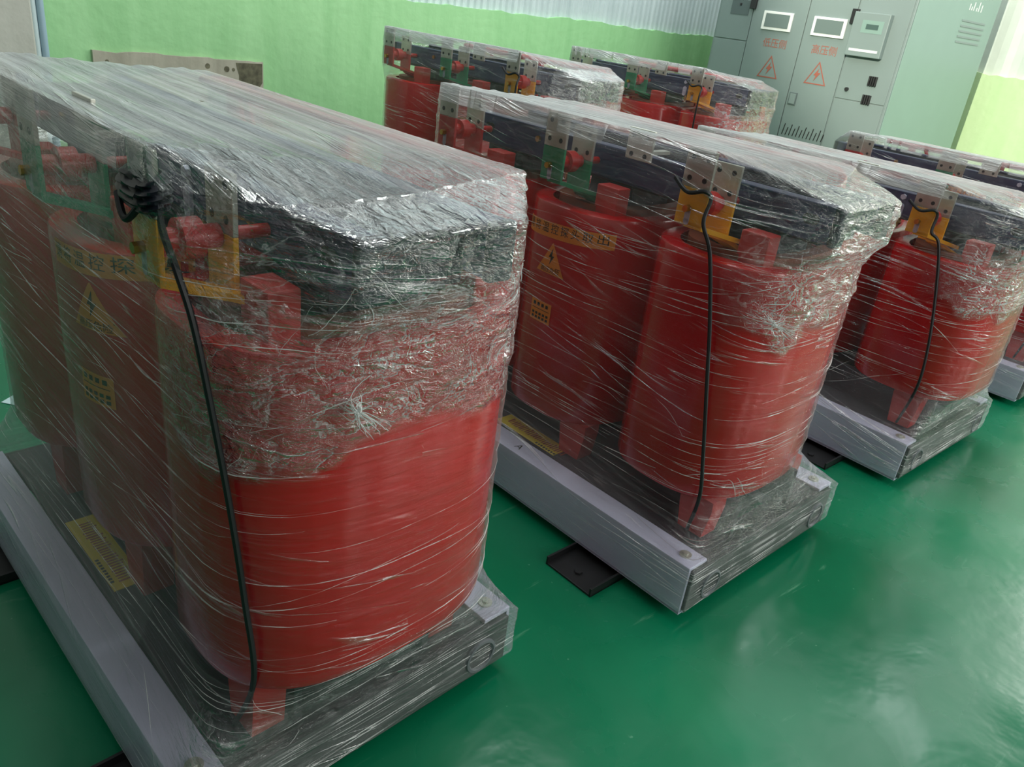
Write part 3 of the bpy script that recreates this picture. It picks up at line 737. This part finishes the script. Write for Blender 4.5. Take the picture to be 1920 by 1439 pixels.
    for s_ in range(cnt // 8):   # loose tangled strands at the near end
        kc = rs.uniform(.93, 1.07) * NT; zc = rs.uniform(.90 + dz, C0) if rs.random() < .7 else rs.uniform(.2, .36); pts = []; a = rs.uniform(0, 2 * PI); kk, z_ = kc, zc
        for q in range(14):
            a += rs.gauss(0, .16); kk += math.cos(a) * .0022 * NT; z_ += math.sin(a) * .008; pts.append(P(kk, max(.05, min(C1 - .03, z_)), .003))
        tube(b, pts, [rs.uniform(.0003, .0008)] * 14, 5)
    # the seam where the skirt meets the base, a bright rolled edge
    f_ = obj('film_fold', b, M['fold'], T, True); f_['kind'] = 'stuff'

def tuft(T, p, size, seed):   # a bunched knot of loose film
    rs = random.Random(seed); b = BM()
    for i in range(38):
        q = Vector((0, 0, 0)); d = Vector((rs.gauss(0, .25), rs.gauss(0, 1), rs.gauss(0, 1))).normalized(); pts = [q.copy()]
        for j in range(9):
            d = (d + Vector((rs.gauss(0, .2), rs.gauss(0, .45), rs.gauss(0, .45)))).normalized(); q = q + Vector((d.x * .3, d.y * size[1], d.z * size[2])) * .06; pts.append(q.copy())
        tube(b, pts, [rs.uniform(.0006, .0016) * (1 - k / 11) for k in range(10)], 5)
    o = obj('film_knot', b, M['knot'], T, True, p); o['label'] = 'bunched white knot of film'; return o
CB = [(.555, -.37, 1.0), (.60, -.352, .82), (.645, -.35, .6), (.66, -.35, .42)]
T1 = transformer('wrapped_transformer', 0, 0, 2.099, .069, .061, .051, 'nearest red transformer at left, black tape around its silver plate, scarlet end toward the camera', 1, lab=(.205, .09), band=-.02, nt=620, taped=True, cross=.11, bar_=.665, co_=.035, ZB=.395, foot=.065, cable=[(.60, -.362, 1.33), (.615, -.355, 1.275), (.65, -.352, 1.222), (.677, -.345, 1.153), (.696, -.337, 1.049), (.723, -.322, .845), (.741, -.308, .63), (.752, -.30, .436)])
T2 = transformer('wrapped_transformer', .173, 1.463, -.023, -.082, .022, -.055, 'second red transformer in the front row, orange strip label readable through the film', 2, lab=(.084, .0), band=-.045, nt=560, bar_=.50, co_=-.09, ZB=.335, foot=.155, cable=[(.51, -.37, 1.10), (.55, -.356, .919), (.583, -.356, .767), (.632, -.353, .525), (.654, -.35, .386)])
transformer('wrapped_transformer', .223, 2.951, -1.596, -.041, -.115, .026, 'third red transformer in the front row, lower than its neighbours, cut by right photo edge', 3, nt=420, cable=CB)
transformer('wrapped_transformer', .235, 4.44, -.67, 0., -.138, 0., 'rightmost front row transformer, only pale film top and rail showing behind third one', 4, nt=360, cable=CB)
transformer('wrapped_transformer', -1.916, 2.59, 1.126, 0., .087, 0., 'back row transformer before the bare green wall with silvery crumpled film at its end', 5, nt=400, crum=1.2, silver=.55, cable=CB)
transformer('wrapped_transformer', -1.939, 4.262, .51, 0., .07, 0., 'back row transformer standing directly before the grey cabinet', 6, nt=360, cable=CB)

tuft(T1, (.848, -.155, 1.02), (.08, .06, .05), 3)
tuft(T2, (.715, -.30, .955), (.08, .05, .06), 5)
rl = [c for c in T2.children if c.name.startswith('base_rail')][0]
b = BM(); put_text(b, 'A', .045, lambda u, v: Vector((-.06 + u, -.402 + v, .2088))); obj('stencil_letter', b, M['ink'], rl)
